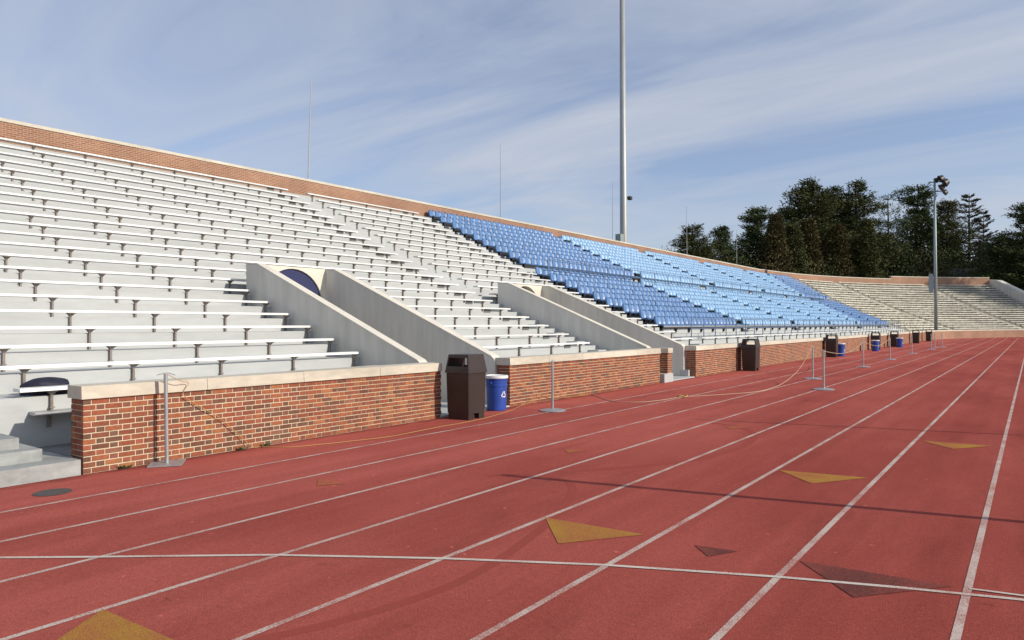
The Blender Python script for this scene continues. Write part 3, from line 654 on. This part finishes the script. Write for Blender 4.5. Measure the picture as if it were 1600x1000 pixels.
barrel(-8.45, 41.4, 'blue recycling barrel with pale lid right of the third brown bin')
barrel(-8.2, 50.4, 'blue recycling barrel standing left of a brown bin under the far chairs')
barrel(-8.05, 59.6, 'farthest blue recycling barrel, in front of a brown bin')

# ------------------------------------------------------------------ stanchions and rope
def stanchion(x, y, h, label, square=False, lean=0):
    root = thing('stanchion', label, 'stanchion', (x, y, 0), 'rope stanchions beside the track')
    b = MB()
    if square:
        for a in range(1):
            c = [(.28*math.cos(R_(q)), .28*math.sin(R_(q))) for q in (10, 100, 190, 280)]
            b.hexa([(q[0], q[1], .006) for q in c]+[(q[0], q[1], .022) for q in c])
    else: b.lathe((0, 0, 0), [(0, .005), (.27, .005), (.27, .018), (.20, .035), (.05, .045), (0, .045)], 20)
    b.build('base_plate', 'galv', root)
    MB().tube([(0, 0, .02), (lean, lean*.3, h)], .024, 10).build('pole', 'galv', root)
    MB().tube([(lean-.02, -.11, h-.01), (lean, -.02, h+.012), (lean, .02, h+.012), (lean+.02, .11, h-.02)], .006, 5).build('hook', 'galv', root)
stanchion(-8.85, 4.50, 1.15, 'grey steel stanchion on a square plate, nearest, against the brick wall', True, -.02)
stanchion(-7.89, 11.95, 1.02, 'pale stanchion with round foot in front of the second brick wall')
for (x, y), l in zip([(-5.67, 23.73), (-4.49, 19.93), (-5.56, 31.43), (-5.64, 38.64), (-5.75, 47.27), (-5.61, 55.66), (-5.85, 60.4), (-5.4, 60.6)],
                     ['stanchion behind another on the track, left of a close pair', 'tallest looking stanchion out on the lanes, right of a close pair', 'stanchion on the track in front of the third brown bin barrel pair', 'stanchion on the track just past the blue barrels',
                      'stanchion on the track, fifth of the far row', 'stanchion left of three near the floodlight pole foot', 'middle one of three far stanchions near the floodlight pole', 'rightmost far stanchion beyond the floodlight pole']):
    stanchion(x, y, 1.05, l)
def spline(pts, n=8):
    P = []
    for i in range(len(pts)-1):
        p0, p1, p2, p3 = [Vector(pts[max(0, min(len(pts)-1, j))]) for j in (i-1, i, i+1, i+2)]
        for k in range(n): t = k/n; P.append(.5*((2*p1)+(p2-p0)*t+(2*p0-5*p1+4*p2-p3)*t*t+(3*p1-p0-3*p2+p3)*t**3))
    P.append(Vector(pts[-1])); return P
def rope(pts, rad, m, label):
    tag(MB().tube(spline(pts), rad, 6).build('rope', m, smooth=True), label, 'rope')
rope([(-8.87, 4.52, 1.14), (-8.9, 4.70, 1.05), (-8.98, 4.85, 1.0), (-9.0, 4.80, .85), (-9.0, 5.05, .66), (-9.0, 5.3, .5), (-9.0, 5.6, .22), (-8.98, 5.8, .03), (-8.95, 5.95, .012), (-8.6, 6.15, .012), (-8.42, 6.55, .012), (-8.3, 6.94, .012), (-8.12, 7.67, .012), (-8.16, 8.4, .012), (-8.2, 8.96, .012), (-8.2, 9.6, .012), (-8.3, 10.37, .012), (-8.6, 11.5, .012), (-8.9, 12.2, .012), (-8.98, 12.6, .03), (-9.0, 12.9, .12), (-9.0, 13.2, .18), (-9.0, 13.6, .08), (-9.0, 14.4, .02), (-8.95, 15.2, .012)],
     .0045, 'rope', 'thin yellow rope hanging off the near stanchion and trailing along the wall foot')
rope([(-8.9, 15.27, .012), (-8.2, 14.6, .012), (-7.66, 14.15, .012), (-7.12, 14.35, .012), (-6.9, 15.0, .012), (-6.8, 15.93, .014), (-6.55, 16.4, .012), (-6.2, 17.1, .012), (-5.76, 18.2, .012), (-5.74, 19.5, .013), (-5.73, 20.8, .10), (-5.7, 22.3, .42), (-5.68, 23.7, 1.03)],
     .008, 'rope2', 'pale rope lying across the lanes and rising to a stanchion')
tag(MB().tube(spline([(-6.86, 15.8, .02), (-6.78, 15.75, .07), (-6.66, 15.85, .03), (-6.7, 16.0, .06), (-6.82, 16.0, .02)]), .016, 6).build('rope_knot', 'rope', smooth=True), 'small knotted rope end lying on the track', 'knot')
rope([(-5.56, 31.43, 1.03), (-5.6, 35, .78), (-5.64, 38.64, 1.03)], .008, 'rope2', 'pale rope slung between two stanchions past the third bin')
rope([(-4.49, 19.93, 1.03), (-4.9, 24, .82), (-5.3, 28, .8), (-5.56, 31.43, 1.03)], .008, 'rope2', 'pale rope slung from the tallest looking stanchion to the next')
tag(MB().lathe((-8.33, 3.02, 0), [(0, .006), (.17, .006), (.18, .004)], 22).build('drain_cover', 'iron'), 'round dark drain cover in the track at the lower left', 'drain cover')
# navy bundle on the lowest bench
b = MB(); n_, k_ = 18, 8; V = []
for j in range(k_+1):
    th = math.pi*.5*j/k_
    for k in range(n_):
        ph = 2*math.pi*k/n_; q = 1+.07*math.sin(3*ph+j)+.05*math.sin(7*ph); V.append((.18*q*math.cos(th)*math.cos(ph), .29*q*math.cos(th)*math.sin(ph), .13*math.sin(th)**.8 if j else -.10))
b.v = V
for j in range(k_):
    for k in range(n_): b.f.append((j*n_+k, j*n_+(k+1) % n_, (j+1)*n_+(k+1) % n_, (j+1)*n_+k)); b.uv.append(None)
tag(b.build('tarp_bundle', 'tarp', None, (XW-RD(-1)-.40, 3.80, .95), smooth=True), 'navy blue cloth bundle behind the lowest bench end at the left', 'bundle')
# weeds along the wall foot
for k, (x, y) in enumerate([(-8.99, 4.02), (-8.98, 5.62), (-8.98, 6.0)]):
    b = MB(); r = random.Random(k)
    for q in range(26):
        a = r.uniform(0, 6.28); l = r.uniform(.03, .08); c = Vector((r.uniform(-.02, .03), r.uniform(-.07, .07), 0)); t = c+Vector((math.cos(a)*l*.7, math.sin(a)*l, r.uniform(.01, .06))); s = Vector((-math.sin(a), math.cos(a), 0))*.012
        b.face([c, (c+t)/2+s, t, (c+t)/2-s])
    tag(b.build('weed', 'weed', None, (x, y, .003)), ['small weed at the wall foot left of the near stanchion', 'weed tuft where the yellow rope reaches the ground', 'weed tuft just right of the rope end at the wall'][k], 'weed', 'weeds at the wall foot')

# ------------------------------------------------------------------ poles
lp = thing('light_mast', 'tall thick grey mast rising behind the blue chairs out of the picture', 'mast', (-29, 55.45, 0))
MB().tube([(0, 0, 0), (0, 0, 9), (0, 0, 38)], [.39, .33, .19], 20).build('pole', 'polegrey', lp, smooth=True)
MB().box(-.25, .25, -1.05, -.40, 8.0, 9.75).build('control_box', 'greenpole', lp)
cm = MB(); cm.tube([(0, .2, 13.2), (.2, .95, 13.1)], .05, 6); cm.box(.0, .3, .75, 1.15, 13.0, 13.3); cm.tube([(0, .3, 12.4), (0, .55, 12.4)], .06, 6); cm.tube([(0, .3, 14.0), (0, .6, 13.9)], .05, 6); cm.box(-.1, .15, -.05, .35, 12.9, 13.25); cm.build('camera_bracket', 'fixture', lp)
fp = thing('floodlight_pole', 'slender green grey floodlight pole at the far bend with dark lamps', 'floodlight', SP(.75, YC+10.6, 0))
MB().tube([(0, 0, 0), (0, 0, 9), (0, 0, 18.6)], [.20, .165, .11], 14).build('pole', 'greenpole', fp, smooth=True)
MB().box(-.65, -.25, -.2, .2, 5.4, 7.6).build('control_box', 'greenpole', fp)
for (dx, dz, s) in ((.55, 18.5, 1.0), (.95, 18.0, 1.1), (.6, 17.5, .9), (.95, 16.9, .8), (.1, 18.4, .7)):
    l = MB(); l.lathe((0, 0, 0), [(0, .5*s), (.3*s, .42*s), (.48*s, 0), (.42*s, -.02), (0, .1)], 12)
    o = l.build('lamp', 'fixture', fp, (dx, -.1, dz)); o.rotation_euler = (R_(-20), R_(55), 0)
for z in (18.3, 17.2): MB().tube([(-.5, 0, z), (1.1, 0, z-.1)], .06, 6).build('crossarm', 'fixture', fp)
for k, (y, h, dy) in enumerate([(20.9, 13.68, .2), (36.0, 13.6, 0), (51.15, 13.65, 0), (66.6, 13.68, -.05), (81.3, 12.9, 0)]):
    tag(MB().tube([(0, 0, 0), (0, 0, h*.6), (0, dy, h)], [.04, .034, .016], 8).build('flag_pole', 'whip', None, (-27.75, y, 0)),
        ['thin bare flagpole above the white benches, leftmost', 'thin bare flagpole above the left dark blue chairs', 'thin bare flagpole just left of the thick mast', 'thin bare flagpole in front of the leftmost pine', 'short thin flagpole in front of the dark trees'][k], 'flagpole', 'flagpoles along the rear wall')
# two slim uprights on the infield whose shadows cross the lanes
for k, (tx, ty, L) in enumerate([(-4.96, 6.48, 6.0), (-5.05, 12.36, 6.0)]):
    x, y = tx+.9745*L, ty+.2245*L
    tag(MB().tube([(0, 0, 0), (0, 0, L*math.tan(SUN_EL))], (.05, .035)[k], 10).build('upright_post', 'whip', None, (x, y, 0)), ['slim upright whose shadow line crosses the nearer lanes', 'slim upright whose shadow line crosses the lanes further off'][k], 'post', 'uprights on the infield')

# ------------------------------------------------------------------ trees
def at(px, depth, z=0):
    d = fw+rt*((px-800)/F_PX); return Vector((d.x*depth, d.y*depth, z))
def top_h(y, depth): return H+(508-y)/F_PX*depth
def leafcard(b, c, d, ln, wd, r):
    d = d.normalized(); a = d.cross(Vector((r.uniform(-1, 1), r.uniform(-1, 1), r.uniform(-1, 1))))
    if a.length < 1e-3: return
    a = a.normalized()*wd*.5; t = c+d*ln
    b.face([c, c+d*ln*.5+a, t, c+d*ln*.5-a])
def pine_mesh(seed, kind):
    """unit tree: height 1, crown half width about .2; returns trunk and crown builders"""
    r = random.Random(seed); T = MB(); C = MB()
    bend = Vector((r.uniform(-.02, .02), r.uniform(-.02, .02), 0)); ax = lambda t: Vector((bend.x*math.sin(t*3), bend.y*math.sin(t*2.2), t))
    T.tube([ax(k/8) for k in range(9)], [.016*(1-.93*k/8)+.001 for k in range(9)], 7)
    z0 = {'pine': .16, 'sparse': .26, 'cedar': .04, 'larch': .25}[kind]
    t = z0
    while t < .985:
        f = (t-z0)/(1-z0)
        if kind == 'cedar': wdt = .15*(1-f)**.62*(.5+.5*min(1, f*6)); nb = 13; step = .022
        elif kind == 'larch': wdt = .25*(1-f)**.8+.015; nb = r.randint(5, 6); step = .034
        elif kind == 'sparse': wdt = (.18*math.sin(math.pi*min(1, .18+f*.80))**.8+.02); nb = r.randint(3, 5); step = .056
        else: wdt = .215*(1-f)**.62*(.62+.38*min(1, f*3.2))*(.82+.3*math.sin(f*19+seed))+.014; nb = r.randint(8, 10); step = .034
        for k in range(nb):
            a = r.uniform(0, 6.283); L = wdt*r.uniform(.55, 1.15); lift = r.uniform(-.02, .35)*(.4+f) if kind != 'larch' else r.uniform(.1, .55)
            if kind == 'pine' and r.random() < .12: L *= 1.25
            base = ax(t); dr = Vector((math.cos(a), math.sin(a), lift)); tip = base+dr*L
            mid = base+dr*L*.5+Vector((0, 0, -.006))
            if kind != 'cedar': k_ = 1.5 if kind == 'larch' else 1; T.tube([base, mid, tip], [.0045*(1-f*.6)*k_, .003*(1-f*.6)*k_, .0008*k_], 4, False)
            sd = Vector((-math.sin(a), math.cos(a), 0))
            if kind == 'larch':
                for q in range(40):
                    u = r.uniform(.2, 1.02); c = base+dr*L*u+sd*r.uniform(-.35, .35)*L*(1-u*.6)+Vector((0, 0, r.uniform(-.006, .004)))
                    leafcard(C, c, dr+sd*r.uniform(-1.2, 1.2)+Vector((0, 0, r.uniform(-.3, .5))), r.uniform(.014, .03), .0055, r)
                continue
            if kind == 'cedar':
                for q in range(5):
                    u = r.uniform(.5, 1.05); c = base+dr*L*u+sd*r.uniform(-.5, .5)*L*(1.15-u)
                    for _ in range(13):
                        v = Vector((r.uniform(-1, 1), r.uniform(-1, 1), r.uniform(-.1, 1.6)))+dr*.5
                        leafcard(C, c+Vector((r.gauss(0, .011), r.gauss(0, .011), r.gauss(0, .012))), v, r.uniform(.012, .026), r.uniform(.005, .009), r)
                continue
            if r.random() < .08: continue                  # dead or lost branch leaves a gap
            nt_ = max(4, int((50 if kind == 'pine' else 40)*L/.2))
            for q in range(nt_):                           # flat sprays of needle tufts, tips turned up
                u = r.uniform(.12, 1.05); lat = r.uniform(-.5, .5)*L*(1.2-u)
                c = base+dr*L*u+sd*lat+Vector((0, 0, .14*L*u*u+r.gauss(0, .008)))
                for _ in range(6):
                    v = dr*r.uniform(.1, 1.0)+sd*(r.uniform(-.9, .9)+lat*6)+Vector((0, 0, r.uniform(-.3, 1.2)))
                    leafcard(C, c+Vector((r.gauss(0, .010), r.gauss(0, .010), r.gauss(0, .007))), v, r.uniform(.011, .023), r.uniform(.003, .006), r)
        t += step*r.uniform(.7, 1.2)
    return T, C
def bush_mesh(seed):
    r = random.Random(seed); T = MB(); C = MB(); T.tube([(0, 0, 0), (0, 0, .6)], [.05, .02], 6)
    for q in range(380):
        d = Vector((r.gauss(0, 1), r.gauss(0, 1), abs(r.gauss(0, 1)))).normalized()*r.uniform(.55, 1)*(1+.2*math.sin(q)); c = Vector((d.x*.55, d.y*.55, d.z*.95+.02))
        for _ in range(18):
            leafcard(C, c+Vector((r.gauss(0, .05), r.gauss(0, .05), r.gauss(0, .05))), Vector((r.gauss(0, 1), r.gauss(0, 1), r.gauss(.4, 1))), r.uniform(.025, .045), .014, r)
    return T, C
def bare_mesh(seed):
    r = random.Random(seed); T = MB()
    def grow(p, d, L, rad, lev):
        e = p+d*L; T.tube([p, (p+e)/2+Vector((r.gauss(0, .01), r.gauss(0, .01), 0)), e], [rad, rad*.8, rad*.6], 4 if lev else 6, False)
        if lev >= 5: return
        for k in range(r.randint(2, 3)):
            dd = (d+Vector((r.gauss(0, .42), r.gauss(0, .42), r.gauss(.12, .2)))).normalized(); grow(e, dd, L*r.uniform(.62, .8), rad*.58, lev+1)
    grow(Vector((0, 0, 0)), Vector((0, 0, 1)), .30, .016, 0); return T
VAR = {}
def variant(kind, seed, leaf):
    k = (kind, seed, leaf)
    if k not in VAR:
        T, C = bush_mesh(seed) if kind == 'bush' else pine_mesh(seed, kind); VAR[k] = (T.mesh('trunk', 'bark'), C.mesh('crown', leaf))
    return VAR[k]
def tree(kind, seed, leaf, px, ytop, depth, wfac, label, name='pine_tree', rz=None):
    h = top_h(ytop, depth); p = at(px, depth); root = thing(name, label, 'tree' if kind != 'bush' else 'bush', p, 'trees behind the stand')
    T, C = variant(kind, seed, leaf); root.scale = (h*wfac, h*wfac, h); root.rotation_euler.z = rz if rz is not None else rnd.uniform(0, 6.28)
    put('trunk', T, root); put('crown', C, root); return root
TR = [('pine', 13, 'pine2', 1083, 350, 98, 1.75, 'bushy leftmost pine rising behind the flagpole above the light blue chairs'),
      ('pine', 2, 'pine', 1132, 354, 104, 1.5, 'smaller pine right of the leftmost bushy pine'),
      ('pine', 3, 'pine', 1186, 325, 108, 1.5, 'dark pine left of the tallest pines'),
      ('cedar', 4, 'cedar', 1216, 338, 104, 1.25, 'brownish conical evergreen in front of the dark pines, left one'),
      ('pine', 5, 'pine2', 1264, 284, 122, 1.75, 'tallest broad pine left of centre of the tree group'),
      ('pine', 14, 'pine', 1300, 296, 126, 1.45, 'pine crown filling the notch between the two tallest pines'),
      ('pine', 6, 'pine2', 1340, 286, 124, 1.5, 'tall pine with pointed top right of the tallest broad pine'),
      ('pine', 10, 'pine', 1232, 322, 120, 1.4, 'pine half hidden left of the tallest broad pine'),
      ('cedar', 7, 'cedar', 1262, 345, 112, 1.35, 'brownish conical evergreen below the tallest broad pine'),
      ('cedar', 8, 'cedar', 1312, 352, 114, 1.5, 'brownish conical evergreen between the two tallest pines'),
      ('cedar', 4, 'pine2', 1352, 348, 116, 1.4, 'greenish conical evergreen below the pointed tall pine'),
      ('sparse', 9, 'pine', 1388, 306, 130, 1.1, 'thin open pine with sky showing through its branches'),
      ('pine', 15, 'pine', 1434, 292, 134, 1.4, 'pine just left of the floodlight pole'),
      ('pine', 2, 'pine2', 1480, 315, 136, 1.25, 'pine just right of the floodlight pole'),
      ('larch', 11, 'larch', 1516, 304, 140, 1.05, 'nearly bare conifer with upswept thin branches'),
      ('larch', 12, 'larch', 1539, 332, 142, .85, 'smaller nearly bare conifer right of the upswept one'),
      ('pine', 3, 'pine', 1604, 322, 118, 1.7, 'big dark pine at the right edge of the picture'),
      ('pine', 5, 'pine', 1572, 368, 122, 1.7, 'dark lower pine left of the one at the right edge'),
      ('pine', 6, 'pine', 1660, 310, 125, 1.6, 'dark pine just beyond the right edge of the picture'),
      ('cedar', 7, 'pine', 1390, 388, 128, 1.7, 'low dark evergreen under the thin open pine'),
      ('cedar', 8, 'pine', 1420, 392, 130, 1.6, 'low dark evergreen left of the floodlight pole'),
      ('cedar', 4, 'pine', 1486, 380, 140, 1.6, 'low dark evergreen right of the floodlight pole'),
      ('cedar', 8, 'pine2', 1236, 352, 108, 1.3, 'brownish conical evergreen second from the left in the tree group'),
      ('cedar', 7, 'pine', 1545, 384, 146, 1.8, 'low dark evergreen behind the dark roof')]
for q in TR: tree(*q)
sh = tree('pine', 5, 'pine', 1600, 300, 118, 1.2, 'pine beyond the right edge whose shadow falls on the tall parapet'); sh.location = (13.0, 133.5, 0); sh.scale = (27, 27, 23)
BU = [1066, 1100, 1128, 1160, 1186, 1238, 1285, 1335, 1372, 1404, 1440, 1470, 1500, 1530, 1562, 1592]
for k, px in enumerate(BU):
    dp = 100+26*min(1, max(0, (px-1180)/200)); tree('bush', 20+k % 3, ('pine', 'cedar', 'pine2')[k % 3] if px < 1500 else 'pine', px, 405+rnd.uniform(-12, 8), dp, .8, 'dark shrub low behind the parapet, %s from the left' % ordn(k+1), 'shrub')
bt = [bare_mesh(31), bare_mesh(32)]; bm_ = [q.mesh('branches', 'bare') for q in bt]
for k, (px, yt, dp, lab) in enumerate([(1026, 370, 150, 'small bare tree far behind, left of the pines'), (1156, 341, 150, 'grey bare tree showing above the second pine'), (1596, 330, 190, 'bare tree behind the big dark pine at the right edge'),
                                       (1405, 350, 190, 'pale bare tree seen through the open pine'), (1545, 360, 200, 'bare tree behind the upswept conifer')]):
    root = thing('bare_tree', lab, 'tree', at(px, dp), 'bare trees'); h = top_h(yt, dp); root.scale = (h*.95, h*.95, h*.95); root.rotation_euler.z = k*1.3; put('branches', bm_[k % 2], root)
# dark building behind the far parapet
p = at(1508, 128); hb = thing('pavilion', 'low dark roofed building with a pale band behind the far parapet', 'building', p); hb.rotation_euler.z = YAW-.3
MB().box(-4.5, 4.5, -3, 3, 0, 10.3).build('wall', 'roof', hb); MB().hexa([(-5, -3.5, 10.31), (5, -3.5, 10.31), (5, 3.5, 10.31), (-5, 3.5, 10.31), (-4, -1, 11.9), (4, -1, 11.9), (4, 1, 11.9), (-4, 1, 11.9)]).build('roof', 'roof', hb)
MB().box(.2, 3.2, -3.12, -3.01, 9.2, 9.75).build('window_band', 'glassband', hb); MB().box(-2.4, -1.5, -3.12, -3.01, 9.2, 9.7).build('window', 'glassband', hb)
